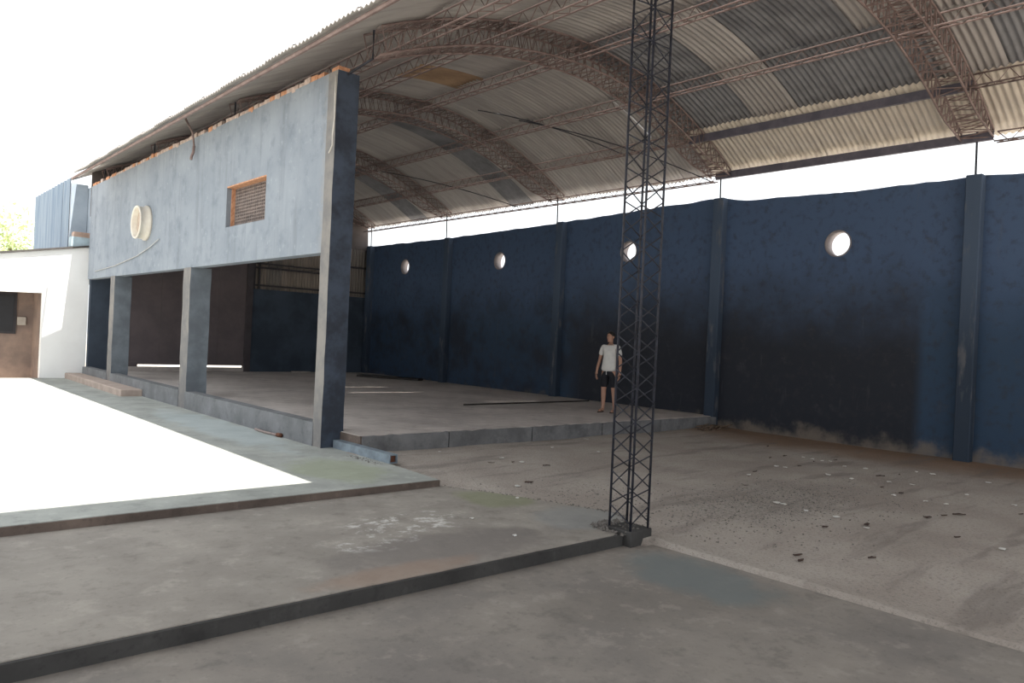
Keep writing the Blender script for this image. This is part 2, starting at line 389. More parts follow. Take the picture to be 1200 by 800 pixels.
# round pipe stub on the facade
py, pz = 18.62, 3.93
def lathe(prof, axisx, cy, cz, n=36):
    mb = MB(); L = len(prof)
    mb.add([(x, cy+r*math.cos(2*math.pi*k/n), cz+r*math.sin(2*math.pi*k/n)) for x, r in prof for k in range(n)],
           [(j*n+k, j*n+(k+1) % n, (j+1)*n+(k+1) % n, (j+1)*n+k) for j in range(L-1) for k in range(n)]); return mb
ring = thing('round_duct', 'cream round duct stub sticking out of the blue grey facade', 'duct', (0, 0, 0))
build(lathe([(5.202, .385), (5.20, .40), (5.15, .40), (5.13, .37), (5.0, .36), (4.99, .37), (4.97, .38), (4.95, .37), (4.95, .35), (4.97, .33), (5.15, .33)], 0, py, pz), 'rim', m_plastic, ring, True)
build(lathe([(5.08, .34), (5.06, .2), (5.07, .001)], 0, py, pz), 'filler_disc', m_disc, ring, True)
cable = [at(186, 280, 'x', 5.17), at(176, 289, 'x', 5.17), at(160, 300, 'x', 5.18), at(135, 311, 'x', 5.18), at(111, 318, 'x', 5.17)]
tag(build(MB().tube(cable, .012), 'facade_cable', plain('pale_cable', (.5, .5, .5), None, 5), None, True), 'thin pale cable drooping across the facade below the round duct', 'cable')
c2 = [(5.15, 9.82, 5.3), (5.14, 9.80, 5.0), (5.15, 9.805, 4.7), (5.13, 9.80, 4.45), (5.14, 9.81, 4.3), (5.10, 9.83, 4.18)]
tag(build(MB().tube(c2, .012), 'column_cable', plain('white_cable', (.6, .57, .52), None, 5), None, True), 'thin white cable hanging loose down the facade end column', 'cable')
hb = thing('hanging_strap', 'rusty wire and hook hanging from the roof edge over the facade', 'hook')
p0 = at(228, 160, 'x', 5.14)
build(MB().tube([(4.95, p0.y, 5.70), (5.10, p0.y, 5.45), (5.14, p0.y, 5.2)], .02), 'wire', m_rust, hb, True)
build(MB().tube([(5.14, p0.y, 5.2), (5.14, p0.y+.03, 5.08), (5.12, p0.y+.06, 5.0), (5.10, p0.y+.02, 4.93)], .028), 'hook', m_rust, hb, True)
# facade continuation, blue sheet wall, white building at the far left
wf = struct(build(MB().box(5.30, 5.5, 24.22, 26.8, 2.7, 5.47), 'wall_far_left', plain('pale_blue_render', (.36, .41, .47), (.29, .34, .40), 1.5)), 'pale blue grey wall section past the facade')
sh = MB(); n = 72
prof = [(4.83+.02*math.sin(k*math.pi/3), 24.8+5.15*k/n) for k in range(n+1)]
sh.add([(x, y, z) for z in (2.6, 5.7) for x, y in prof], [(k, k+1, n+2+k, n+1+k) for k in range(n)])
bs = thing('blue_sheet_cladding', 'tall blue corrugated metal cladding beyond the facade, above the white wall', 'cladding')
for j in range(5):
    s2 = MB(); a, b = j*n//5, (j+1)*n//5
    P_ = [(4.83-.006*(j % 2)+.02*math.sin(k*math.pi/3), 24.8+5.15*k/n) for k in range(a, b+1)]; L = len(P_)
    s2.add([(x+d, y, z) for d in (0, .015) for z in (2.6, 5.7) for x, y in P_],
           [(k, k+1, L+k+1, L+k) for k in range(L-1)]+[(2*L+k, 3*L+k, 3*L+k+1, 2*L+k+1) for k in range(L-1)]+[(L+k, L+k+1, 3*L+k+1, 3*L+k) for k in range(L-1)])
    build(s2, 'sheet', m_blueS, bs)
build(MB().box(4.86, 5.29, 24.78, 24.83, 2.6, 5.55), 'return_panel', MATS['pale_blue_render'], bs)
build(MB().box(4.86, 4.95, 24.83, 29.9, 0, 2.7), 'base_wall', m_blueS, bs)
ww = MB()
wp = [(-2, 0), (-2, 2.3)]
polys = [[(4.17, -.2), (5.29, -.2), (5.29, 3.72), (4.17, 3.5), (4.17, 2.34)], [(-3, 2.3), (4.17, 2.34), (4.17, 3.5), (-3, 2.1+.0)], ]
polys = [[(4.17, -.2), (5.29, -.2), (5.29, 3.72), (4.17, 3.51), (4.17, 2.34)], [(.5, 2.24), (4.17, 2.34), (4.17, 3.51), (.5, 2.82)], [(.2, -.2), (.5, -.2), (.5, 2.24), (.5, 2.82), (.2, 2.77)]]
bm = holed(polys, 'y', 24.2, 24.42); me = bpy.data.meshes.new('wall_back_white'); bm.to_mesh(me); bm.free(); me.materials.append(m_white)
wb = struct(link('wall_back_white', me), 'sunlit white wall with sloping top and dark porch')
te = MB(); te.add([(x, y, z+dz) for y in (24.12, 24.5) for dz in (0, .05) for x, z in ((.2, 2.77), (5.3, 3.725))], [(0, 1, 3, 2), (4, 6, 7, 5), (0, 4, 5, 1), (2, 3, 7, 6), (0, 2, 6, 4), (1, 5, 7, 3)])
build(te, 'roof_edge', m_tile, wb)
pw = struct(build(MB().box(.3, 4.3, 25.5, 25.7, -.2, 3), 'wall_porch', m_brownw), 'brown stained wall at the back of the porch')
build(MB().box(4.17, 4.3, 24.4, 25.5, -.2, 3.0), 'side', m_brownw, pw)
build(MB().box(.3, 4.3, 24.42, 25.5, 2.45, 2.55), 'porch_ceiling', m_brownw, pw)
dz_ = at(18, 391, 'y', 25.48)
wn = struct(build(MB().box(2.2, dz_.x, 25.44, 25.52, dz_.z, 2.33), 'window_1', m_frame), 'dark shuttered window in the porch'); build(MB().box(2.28, dz_.x-.07, 25.42, 25.45, dz_.z+.07, 2.26), 'pane', plain('dark_pane', (.03, .03, .035), None, 2, .3), wn)
q0 = at(20, 371, 'y', 25.48); q1 = at(30, 381, 'y', 25.48)
sb = tag(build(MB().box(q0.x, q1.x, 25.42, 25.5, q1.z, q0.z), 'meter_box', plain('pale_box', (.5, .45, .4), None, 4)), 'small pale meter box on the brown porch wall beside the window', 'meter box'); bevel(sb, .01)
ld = thing('wall_ledge', 'small clay and pale blue ledge on top of the white wall corner', 'ledge')
build(MB().box(4.86, 5.28, 24.2, 24.5, 3.98, 4.12), 'clay_slab', plain('clay_slab', (.45, .32, .26), None, 6), ld)
build(MB().box(4.8, 5.29, 24.2, 24.55, 3.70, 3.98), 'block', plain('pale_blue_block', (.42, .52, .58), None, 4), ld)
# long low step against the plinth
stp = struct(build(MB().prism([(4.72, 18.3), (5.18, 18.3), (5.18, 24.18), (4.78, 24.18)], -.02, .15), 'step', plain('pinkish_step_concrete', (.46, .37, .32), (.36, .29, .25), 3)), 'long low concrete step along the facade plinth'); bevel(stp, .015)
# ---------------------------------------------------------------- back wall of the hall
YB = 24.0
wbk = struct(build(MB().box(9.9, W+.2, YB, YB+.2, -.1, 2.92), 'wall_back', plain('back_navy_paint', (.05, .068, .095), (.03, .042, .06), 1.2)), 'dark navy back wall of the hall')
build(MB().box(5.3, 6.35, YB, YB+.2, -.1, 5.5), 'wall_pier', plain('slate_navy', (.05, .065, .09), None, 1.5), wbk)
build(MB().box(9.78, 9.98, YB-.06, YB+.12, -.1, 4.3), 'door_post', plain('post_brown', (.07, .06, .065), None, 2), wbk)
dr = struct(link('door_1', None), 'wide dark brown metal sliding door with light under it')
nP = 4
for k in range(nP):
    a = 6.35+(9.8-6.35)*k/nP; b = 6.35+(9.8-6.35)*(k+1)/nP
    o = build(MB().box(a+.004, b-.004, YB+.02, YB+.07, .415, 4.6), 'panel', m_door, dr)
for z in (.46, 2.4): build(MB().box(6.35, 9.8, YB+.0, YB+.03, z-.03, z+.03), 'rail', m_door, dr)
build(MB().box(6.3, 9.9, YB-.02, YB+.15, -.1, .355), 'threshold', m_plat, wbk)
build(MB().box(6.3, 6.62, YB+.03, YB+.1, .35, .42), 'threshold_block', m_door, wbk); build(MB().box(7.86, 8.6, YB+.03, YB+.1, .35, .42), 'threshold_block', m_door, wbk)
gb = struct(link('window_2', None), 'high opening in the back wall closed with brown corrugated sheets')
x = 9.98
while x < 14.2:
    x1 = min(x+.52, 14.24); mb = MB(); n = 26
    P_ = [(x+(x1-x)*k/n, YB+.17+.018*math.sin(k*math.pi/2.6)) for k in range(n+1)]; L = n+1; zt = 4.62
    mb.add([(q, y+d, z) for d in (0, .012) for z in (2.9, zt) for q, y in P_], [(k, k+1, L+k+1, L+k) for k in range(n)]+[(2*L+k, 3*L+k, 3*L+k+1, 2*L+k+1) for k in range(n)])
    build(mb, 'sheet', m_slatL if random.random() < .35 else m_slat, gb); x = x1
for (a, b, c, d) in ((10.0, 13.15, 3.02, 3.08), (10.0, 13.15, 3.60, 3.66), (10.0, 13.15, 3.74, 3.79), (13.15, 14.25, 3.04, 3.1), (13.15, 14.25, 3.93, 4.0)):
    build(MB().box(a, b, YB+.06, YB+.12, c, d), 'frame_rail', m_frame, gb)
for a in (10.05, 10.22, 12.95, 13.12): build(MB().box(a-.025, a+.025, YB+.05, YB+.12, 2.9, 4.4), 'frame_post', m_frame, gb)
build(MB().box(12.2, 14.2, YB+.02, YB+.06, 2.87, 2.93), 'sill', plain('pale_sill', (.35, .28, .24), None, 5), gb)
# ---------------------------------------------------------------- roof
XC, AW, EZ, RISE = 9.6, 4.75, 5.42, 1.5
def zs(x): return EZ+RISE-(RISE if x > XC else 1.26)*((x-XC)/AW)**2
roof = struct(link('ceiling', None), 'arched roof of corrugated sheets')
def sheet_mesh(x0, x1, wd, mat, nm, dz=0):
    mb = MB(); nw = int(round(wd/.105*6)); na = max(3, int((x1-x0)/.3)); amp = .017; vs = []
    for d in (0, .012):
        for i in range(na+1):
            x = x0+(x1-x0)*i/na
            for k in range(nw+1): y = wd*k/nw; vs.append((x, y, zs(x)+dz+d+amp*math.cos(2*math.pi*y/.105)))
    R_ = nw+1; T = (na+1)*R_; fs = []
    for i in range(na):
        for k in range(nw):
            a = i*R_+k; fs.append((a, a+1, a+R_+1, a+R_)); fs.append((T+a, T+a+R_, T+a+R_+1, T+a+1))
    for k in range(nw): a = k; fs.append((a, T+a, T+a+1, a+1)); a = na*R_+k; fs.append((a, a+1, T+a+1, T+a))
    mb.add(vs, fs); return mb.mesh(nm, mat, True)
ROWS = [(4.38, 6.2), (6.1, 8.1), (8.0, 9.65), (9.55, 11.7), (11.6, 13.12), (13.02, 14.31)]
SW = .84
SM = {}
for ri, (a, b) in enumerate(ROWS):
    for mt in (m_sheet, m_sheetD, m_sheetB, m_sheetLit): SM[ri, mt.name] = sheet_mesh(a, b, SW+.03, mt, 'roof_sheet', dz=.004*(ri if ri < 3 else 6-ri))
SHORT = sheet_mesh(5.0, 6.2, SW+.03, m_sheet, 'roof_sheet')
y = -3.0; ci = 0
GAPS = {(3, 18): .02, (4, 15): .02, (3, 20): .015}
while y < 25.2:
    for ri in range(6):
        mt = m_sheet
        if ri >= 3 and 15.3 < y+.4 < 16.3: mt = m_sheetD
        elif ri >= 3 and 20.2 < y+.4 < 21.0: mt = m_sheetD
        elif ri in (3, 4) and 4.3 < y+.4 < 9.4: mt = m_sheetD if (ci+ri) % 3 else m_sheet
        elif ri == 2 and 11.5 < y < 12.6: mt = m_sheetB
        elif ri == 5 and y+.4 < 9.4: mt = m_sheetLit
        elif ri == 4 and 4.3 < y+.4 < 9.4: mt = m_sheet
        if ri == 4 and y+.4 < 9.4: mt = m_sheetD if ci % 4 else m_sheet
        o = link('roof_sheet', SM[ri, mt.name] if ri or y < 22.2 else SHORT, roof, (0, y, .018*(ci % 2)))
        gp = GAPS.get((ri, ci))
        if gp: o.scale = (1, (SW-gp)/(SW+.03), 1)
    y += SW; ci += 1
YEND = y
# gable closing sheet at the far end
gpts = [5.25+i*.3 for i in range(31)]; mb = MB()
pf = [(x, zs(min(x, 14.4))-.02) for x in gpts if x <= 14.3]+[(14.3, 4.6), (5.25, 4.6)]
N = len(pf); mb.add([(x, YB+.2+d, z) for d in (0, .05) for x, z in pf], [tuple(range(N)), tuple(range(N, 2*N))[::-1]]+[(k, N+k, N+(k+1) % N, (k+1) % N) for k in range(N)])
struct(build(mb, 'wall_gable', plain('gable_brown_sheet', (.12, .10, .095), (.09, .075, .07), 2)), 'brown sheet gable closing the roof end')
# unseen canopy guessed from its shadow edge, sized to shade only the foreground
cn = struct(build(MB().box(-3.6, 5.3, -.6, 5.30, 5.18, 5.24), 'ceiling_shade_canopy', m_sheetD), 'unseen flat canopy sized to shade the foreground beside the vault')
for (x, y_) in ((-3.4, 5.1), (-3.4, -.4), (5.15, -.4)): build(MB().box(x-.1, x+.1, y_-.1, y_+.1, -.3, 5.2), 'post', m_colM, cn)
# trusses: box lattice arches
def zigzag(A, B, n):       # between two polylines of points (functions of t)
    return [A(i/n) if i % 2 == 0 else B(i/n) for i in range(n+1)]
def truss(y, xa, xb, label, post=True):
    t = thing('roof_truss', label, 'roof truss', (0, y, 0), 'lattice arch trusses')
    hy, top = .24, -.06
    dp = lambda s: .40*min(1, .30+(1-s)/.14)
    fx = lambda s: xa+(xb-xa)*s
    ends = {}
    for sy in (-1, 1):
        for k in (0, 1):
            pts = [(fx(i/24), sy*hy, zs(fx(i/24))+top-k*dp(i/24)) for i in range(25)]
            build(MB().tube(pts, .018, 5), 'chord', m_rust, t, True)
    def P(sy, k): return lambda s: (fx(s), sy*hy, zs(fx(s))+top-k*dp(s))
    n = 84
    for A, B in ((P(-1, 0), P(-1, 1)), (P(1, 0), P(1, 1)), (P(-1, 1), P(1, 1)), (P(-1, 0), P(1, 0))):
        build(MB().tube(zigzag(A, B, n), .011, 4), 'lacing_rod', m_rust, t)
    if post:
        zt = topz(y)
        if y > 9: build(MB().tube([(5.33, .5 if y < 10 else 0, TZ-.05), (5.47, 0, zs(5.47)-.46), (5.47, 0, zs(5.47)-.06)], .018, 6), 'support_rod', m_tower, t)
        build(MB().tube([(14.14, 0, zt-.05), (14.12, 0, zs(14.1)+top)], .018, 6), 'support_rod', m_tower, t)
    return t
truss(4.45, 5.45, 14.12, 'brown lattice arch truss landing on the steel lattice tower')
truss(9.38, 5.45, 14.12, 'brown lattice arch truss over the front edge of the platform, beside the facade end column')
truss(14.35, 5.45, 14.12, 'reddish lattice arch truss between second and third round wall hole')
truss(19.25, 5.45, 14.12, 'reddish lattice arch truss between third and last round wall hole')
truss(23.75, 5.45, 14.12, 'reddish lattice arch truss against the back wall gable')
# lattice purlins along the roof
def lattice(x, y0, y1, label, dz=-.045, dep=.22):
    t = thing('lattice_purlin', label, 'purlin', (x, y0, zs(x)+dz), 'lattice purlins')
    L = y1-y0; n = int(L/.17)//2*2
    sd = -.16 if x >= XC else .16
    for (dx, z) in ((0, 0), (0, -dep), (sd, -dep-.01)):
        build(MB().tube([(dx, 0, z), (dx, L, z)], .014, 5), 'chord', m_rust, t, True)
    build(MB().tube([(0, L*i/n, 0 if i % 2 == 0 else -dep) for i in range(n+1)], .010, 4), 'lacing_rod', m_rust, t)
    build(MB().tube([(0 if i % 2 == 0 else sd, L*i/n, -dep-.005) for i in range(n+1)], .009, 4), 'lacing_rod', m_rust, t)
for x, y0, lab in ((14.12, 9.45, 'rusty lattice purlin along the eave above the far navy wall'), (13.0, 9.45, 'lattice purlin next up from the eave over the platform'),
                   (11.6, -2.9, 'lattice purlin halfway up the wall side of the roof'), (9.6, -2.9, 'lattice purlin under the roof crown'), (7.6, -2.9, 'lattice purlin halfway up the facade side of the roof'),
                   (6.2, -2.9, 'lattice purlin next up from the facade eave')):
    lattice(x, y0, 24.0, lab, *((-.10, .18) if x > 14 else ()))
lattice(14.12, -2.9, 4.15, 'short rusty lattice eave purlin past the lattice tower truss', -.10, .18)
lattice(13.0, -2.9, 4.4, 'short lattice purlin second from the eave past the lattice tower truss')
def channel(x, zb, h, label):
    o = MB(); y0, y1 = 4.2, 9.5; t_ = .008; d = .06
    prof = [(0, 0), (d, 0), (d, t_), (t_, t_), (t_, h-t_), (d, h-t_), (d, h), (0, h)]; N = 8
    o.add([(x+a, y, zb+b) for y in (y0, y1) for a, b in prof], [tuple(range(N)), tuple(range(N, 2*N))[::-1]]+[(k, (k+1) % N, N+(k+1) % N, N+k) for k in range(N)])
    tag(build(o, 'steel_channel', m_chan), label, 'channel', 'steel channel purlins')
channel(14.10, 5.335, .15, 'grey steel channel purlin along the eave above the blue wall')
channel(13.08, 5.90, .15, 'grey steel channel purlin second from the eave over pale sheets')
tag(build(MB().tube([(4.5, -2.9, zs(4.5)-.085), (4.5, 22.9, zs(4.5)-.085)], .03, 6), 'eave_batten', m_rust), 'brown batten under the roof edge above the facade', 'batten')
def arch_at(px, py, drop=.12):
    d = fw+rt*(px-600)/FPX+up*(400-py)/FPX; o = Vector((0, 0, EYE)); t = 4.0
    while t < 60:
        q = o+d*t
        if q.x > 4.8 and q.z > zs(q.x)-drop: return q
        t += .01
for a, b, lab in (((608, 140), (838, 214), 'thin dark tie rod under the roof beside the lattice tower'), ((447, 200), (605, 241), 'thin dark tie rod under the far roof bay'), ((560, 128), (735, 182), 'thin dark tie rod crossing below the roof crown')):
    A = arch_at(*a); B = arch_at(*b); N = 10; pts = []
    for k in range(N+1):
        p = A+(B-A)*k/N; p.z = zs(min(p.x, 14.3))-.14; pts.append(p)
    tag(build(MB().tube(pts, .012, 5), 'tie_rod', m_tower), lab, 'tie rod', 'roof tie rods')
# ---------------------------------------------------------------- lattice tower
TC = at(736.5, 617, 'z', -.05); HS = .128; TH = 5.66
tw = thing('lattice_tower', 'slender dark steel lattice tower standing on a concrete block at the slab corner', 'tower', (TC.x, TC.y, -.05))
legm = MB().tube([(0, 0, -.08), (0, 0, TH)], .0115, 8).mesh('leg', m_tower, True)
cor = [(-HS, -HS), (HS, -HS), (HS, HS), (-HS, HS)]
for c in cor: link('leg', legm, tw, (c[0], c[1], 0))
PER = .32; half = PER/2
brm = {}
for s in (0, 1):
    z0, z1 = (0, half*.93) if s == 0 else (half*.93, 0)
    brm[s] = MB().tube([(-HS, 0, z0), (HS, 0, z1)], .0066, 5).mesh('brace', m_tower, True)
nb = int((TH-.1)/half)
for fi in range(4):
    a = cor[fi]; b = cor[(fi+1) % 4]; mid = ((a[0]+b[0])/2, (a[1]+b[1])/2); rot = fi*math.pi/2
    for k in range(nb):
        o = link('brace', brm[(k+fi // 2) % 2], tw, (mid[0]*1.03, mid[1]*1.03, .06+k*half)); o.rotation_euler = (0, 0, rot)
blk = struct(build(MB().prism([(TC.x-.16, TC.y-.165), (TC.x+.165, TC.y-.15), (TC.x+.16, TC.y+.16), (TC.x-.15, TC.y+.15)], -.3, -.05), 'footing_block', m_edge), 'rough concrete footing block under the tower'); bevel(blk, .006)
# ---------------------------------------------------------------- small things on the ground
tb = thing('steel_tube', 'blue grey square steel tube lying as a kerb in front of the facade end column', 'steel tube', (5.42, 8.3, 0))
x0, x1, L = -.06, .06, 1.5; tk = .014; h = .115
o = MB(); pr = [(x0, 0), (x1, 0), (x1, h), (x0, h)]; pi_ = [(x0+tk, tk), (x1-tk, tk), (x1-tk, h-tk), (x0+tk, h-tk)]
o.add([(a, y, b) for y in (0, L) for a, b in pr+pi_], [(k, (k+1) % 4, 4+(k+1) % 4, 4+k) for k in range(4)]+[(8+k, 12+k, 12+(k+1) % 4, 8+(k+1) % 4) for k in range(4)]
      + [(k, 8+k, 8+(k+1) % 4, (k+1) % 4) for k in range(4)]+[(4+k, 4+(k+1) % 4, 12+(k+1) % 4, 12+k) for k in range(4)])
build(o, 'tube_wall', m_curb, tb)
build(MB().box(x0+tk-.002, x1-tk+.002, .04, .06, tk-.002, h-tk+.002), 'rusty_plug', m_rinside, tb)
A = at(421, 441, 'z', PZ); B = at(493, 446, 'z', PZ)
def bar(name, A, B, wd, h, mat, lab, cat):
    A = Vector(A); B = Vector(B); d = (B-A); L = d.length; o = build(MB().box(0, L, -wd/2, wd/2, 0, h), name, mat); o.location = A; o.rotation_euler = (0, 0, math.atan2(d.y, d.x)); bevel(o, min(wd, h)*.12); return tag(o, lab, cat)
m_dark = plain('dark_timber', (.04, .035, .033), (.025, .022, .02), 4)
bar('timber_plank', A, B, .35, .07, m_dark, 'dark heavy plank lying on the platform near the wall', 'plank')
bar('steel_bar', (9.95, 12.65, PZ), (13.95, 12.75, PZ), .035, .03, m_dark, 'long thin dark bar lying across the platform behind the person', 'bar')
bar('light_strip', (11.3, 23.7, PZ), (11.95, 23.65, PZ), .06, .04, plain('pale_light_strip', (.45, .4, .36), None, 4), 'short pale strip standing in for a streak of light near the back wall', 'batten')  # pale strip stands in for light through a gap at the back wall
A = at(298, 502.5, 'z', .02); B = at(333, 510, 'z', .02)
rd = thing('old_pipe', 'short rusty pipe lying against the foot of the facade plinth', 'pipe', (0, 0, 0))
build(MB().tube([(5.13, A.y, .02), (5.11, (A.y+B.y)/2, .022), (5.13, B.y, .03)], .02, 8), 'shaft', plain('pinkish_rust', (.34, .27, .25), None, 8), rd, True)
build(MB().tube([(5.13, B.y+.04, .03), (5.14, B.y-.08, .035)], .032, 8), 'elbow', m_rinside, rd, True)
# debris heap of twigs at the pillar foot
dh = thing('twig_heap', 'heap of dry twigs and bark at the foot of the wall pillar', 'debris', (13.62, 8.95, sand_z(13.62, 8.95)))
m_twig = plain('dry_twig', (.17, .12, .085), (.09, .065, .05), 12)
for k in range(16):
    a = random.uniform(-.5, .5); L = random.uniform(.2, .5); cx, cy = random.uniform(-.38, .4), random.uniform(-.12, .14); z0 = random.uniform(.0, .05)
    p = [(cx-L/2*math.cos(a), cy-L/2*math.sin(a), z0), (cx, cy+random.uniform(-.04, .04), z0+random.uniform(.0, .06)), (cx+L/2*math.cos(a), cy+L/2*math.sin(a), z0+random.uniform(-.01, .07))]
    build(MB().tube(p, [.012, .016, .006], 5), 'twig', m_twig, dh, True)
# scraps and leaves
sc = [(288, 58), (325, 65), (365, 72), (400, 75), (175, 95), (212, 100), (392, 130), (458, 95), (545, 105), (485, 147), (640, 160), (755, 118), (822, 127), (740, 172), (1050, 163), (963, 214), (660, 215), (793, 240), (878, 253), (175, 247), (205, 253), (300, 280), (423, 305), (550, 352), (1110, 440), (1160, 257), (60, 130)]
lf = [(140, 12), (150, 60), (210, 52), (85, 118), (270, 95), (330, 76), (420, 70), (605, 135), (683, 131), (612, 183), (690, 207), (870, 300), (930, 295), (1185, 295), (550, 338), (375, 348), (925, 390), (570, 477), (45, 175), (800, 308), (275, 488), (265, 465)]
sc2 = [(75, 150), (440, 187), (555, 210), (735, 125), (1005, 150), (935, 75), (1130, 303), (530, 420)]; lf2 = [(700, 230), (375, 215), (505, 212), (595, 330)]
S = [(860+x*.2833, 520+y*.2833) for x, y in sc]+[(500+x*.2, 500+y*.2) for x, y in sc2]
Lf = [(860+x*.2833, 520+y*.2833) for x, y in lf]+[(500+x*.2, 500+y*.2) for x, y in lf2]
m_paper = plain('white_scrap', (.68, .66, .63), (.55, .53, .5), 9, bump=0); m_leaf = plain('dry_leaf', (.075, .045, .035), (.05, .03, .025), 9, bump=0)
def scrap(seed, l, wd):
    rr = random.Random(seed); n = 9; top = [(l*math.cos(2*math.pi*k/n)*rr.uniform(.6, 1), wd*math.sin(2*math.pi*k/n)*rr.uniform(.6, 1), .012+rr.uniform(0, .012)) for k in range(n)]
    return MB().add(top+[(x, y, z-.006) for x, y, z in top], [tuple(range(n)), tuple(range(n, 2*n))[::-1]]+[(k, n+k, n+(k+1) % n, (k+1) % n) for k in range(n)])
PM = [scrap(i, .04, .033).mesh('paper_scrap', m_paper) for i in range(5)]; LM = [scrap(20+i, .07, .022).mesh('dry_leaf', m_leaf) for i in range(5)]
def ground_pt(px, py):
    z = -.02
    for _ in range(4): p = at(px, py, 'z', z); z = sand_z(p.x, min(p.y, 9.2))
    p.z = z; return p
for i, q in enumerate(S):
    p = ground_pt(*q); o = link('paper_scrap', PM[i % 5], None, p); o.rotation_euler = (0, 0, random.uniform(0, 6)); s_ = random.uniform(.7, 1.25); o.scale = (s_, s_, 1)
    tag(o, 'tiny white scrap lying on the brown sandy ground', 'scrap', 'white scraps on the sandy ground')
for i, q in enumerate(Lf):
    p = ground_pt(*q); o = link('dry_leaf', LM[i % 5], None, p); o.rotation_euler = (0, 0, random.uniform(-.9, .3)); s_ = random.uniform(.6, 1.3); o.scale = (s_, s_, 1)
    tag(o, 'dark dry leaf lying on the brown sandy ground', 'leaf', 'dry leaves on the sandy ground')
for i, q in enumerate([(553, 608), (603, 628), (606, 584)]):
    p = at(*q, 'z', -.08); p.z -= .004; o = link('paper_scrap', PM[i], None, p); tag(o, 'white scrap lying on the stained concrete slab', 'scrap', 'white scraps on the slab'); o.scale = (.7, .7, 1)
# loose gravel
mb = MB(); rr = random.Random(3)
def pebble(x, y, z, r):
    a = rr.uniform(0, 6); mb.add([(x+r*math.cos(a), y+r*math.sin(a), z), (x+r*math.cos(a+2.1), y+r*math.sin(a+2.1), z), (x+r*math.cos(a+4.2), y+r*math.sin(a+4.2), z), (x, y, z+r*.9)], [(0, 2, 1), (0, 1, 3), (1, 2, 3), (2, 0, 3)])
for k in range(1800):
    x = rr.gauss(8.0, 1.1); y = rr.gauss(4.4, .5)
    if x > 6.2: pebble(x, y, sand_z(x, y)-.003, rr.uniform(.006, .018))
for k in range(500):
    x = rr.gauss(6.6, .5); y = rr.gauss(5.6, .6)
    if x > bx(y)+.05: pebble(x, y, sand_z(x, y)-.003, rr.uniform(.005, .015))
for k in range(260):
    t = rr.random(); i = min(int(t*(len(S1e)-1)), len(S1e)-2); f_ = t*(len(S1e)-1)-i; a = Vector(S1e[i]); b = Vector(S1e[i+1]); p = a+(b-a)*f_; pebble(p.x+rr.gauss(0, .03), p.y+rr.gauss(0, .02), -.088, rr.uniform(.008, .022))
for k in range(160): pebble(TC.x+rr.uniform(-.25, .15), TC.y+rr.uniform(-.1, .3), -.085 if k % 2 else -.06, rr.uniform(.012, .03))
for k in range(90): pebble(5.24+rr.gauss(0, .04), 8.3+rr.random()*.8, -.005, rr.uniform(.008, .02))
gvl = build(mb, 'loose_gravel', plain('gravel_grey', (.17, .15, .14), (.10, .09, .08), 12)); gvl['kind'] = 'stuff'; gvl['label'] = 'loose dark gravel and crumbs scattered over the earth and slab edge'; gvl['category'] = 'gravel'
# ---------------------------------------------------------------- tree far behind the white wall
TP = at(12, 300, 'y', 42.0)
tr = thing('leafy_tree', 'pale sunlit tree rising behind the white wall', 'tree', (TP.x, 42, -.3))
build(MB().tube([(0, 0, 0), (.1, 0, 2.5), (0, .1, 5.2)], [.22, .16, .07], 8), 'trunk', plain('bark', (.3, .24, .18), None, 6), tr, True)
mb = MB(); rr = random.Random(5)
for k in range(1500):
    d = Vector((rr.gauss(0, 1), rr.gauss(0, 1), rr.gauss(0, .8))).normalized()*rr.random()**.4; c = Vector((d.x*1.9-.3, d.y*1.9, 5.3+d.z*2.1))
    a = Vector((rr.gauss(0, 1), rr.gauss(0, 1), rr.gauss(0, 1))).normalized()*.16; b = a.orthogonal().normalized()*.07; mb.add([c-a, c+b, c+a, c-b], [(0, 1, 2, 3)])
build(mb, 'foliage', plain('pale_leaf', (.55, .62, .35), (.45, .52, .28), 3, bump=0), tr)['kind'] = 'stuff'
# ---------------------------------------------------------------- person
def skinned(chains, name):
    """chains: list of lists of (pos, rx, ry) ; first vertex of later chains snaps to nearest existing vertex"""
    vs = []; es = []; rad = []
    def idx(p, r):
        for i, q in enumerate(vs):
            if (Vector(q)-Vector(p)).length < 1e-5: return i
        vs.append(p); rad.append(r); return len(vs)-1
    for ch in chains:
        prev = None
        for p, r in ch:
            i = idx(p, r)
            if prev is not None: es.append((prev, i))
            prev = i
    me = bpy.data.meshes.new(name+'_cage'); me.from_pydata(vs, es, []); ob = bpy.data.objects.new(name+'_cage', me); C.objects.link(ob)
    md = ob.modifiers.new('s', 'SKIN'); md.use_smooth_shade = True; md.branch_smoothing = .6
    for i, r in enumerate(rad):
        me.skin_vertices[0].data[i].radius = r if isinstance(r, tuple) else (r, r)
    me.skin_vertices[0].data[0].use_root = True
    sb_ = ob.modifiers.new('d', 'SUBSURF'); sb_.levels = 2; sb_.render_levels = 2
    dg = bpy.context.evaluated_depsgraph_get(); dg.update()
    out = bpy.data.meshes.new_from_object(ob.evaluated_get(dg)); bpy.data.objects.remove(ob); out.name = name
    for p in out.polygons: p.use_smooth = True
    return out
m_skin = plain('skin', (.38, .22, .16), (.34, .19, .135), 8, .6, bump=0)
m_shirt = plain('white_cotton', (.58, .57, .55), (.50, .49, .48), 5, .9)
m_short = plain('black_cotton', (.016, .017, .022), None, 6, .85)
m_hair = plain('dark_hair', (.018, .014, .012), None, 30, .6)
PP = at(712, 483, 'z', PZ)
ps = thing('person', 'person in white t-shirt, black shorts and flip-flops standing on the platform', 'person', (PP.x, PP.y, PZ)); ps.rotation_euler = (0, 0, math.radians(-74))
V = lambda *a: tuple(a)
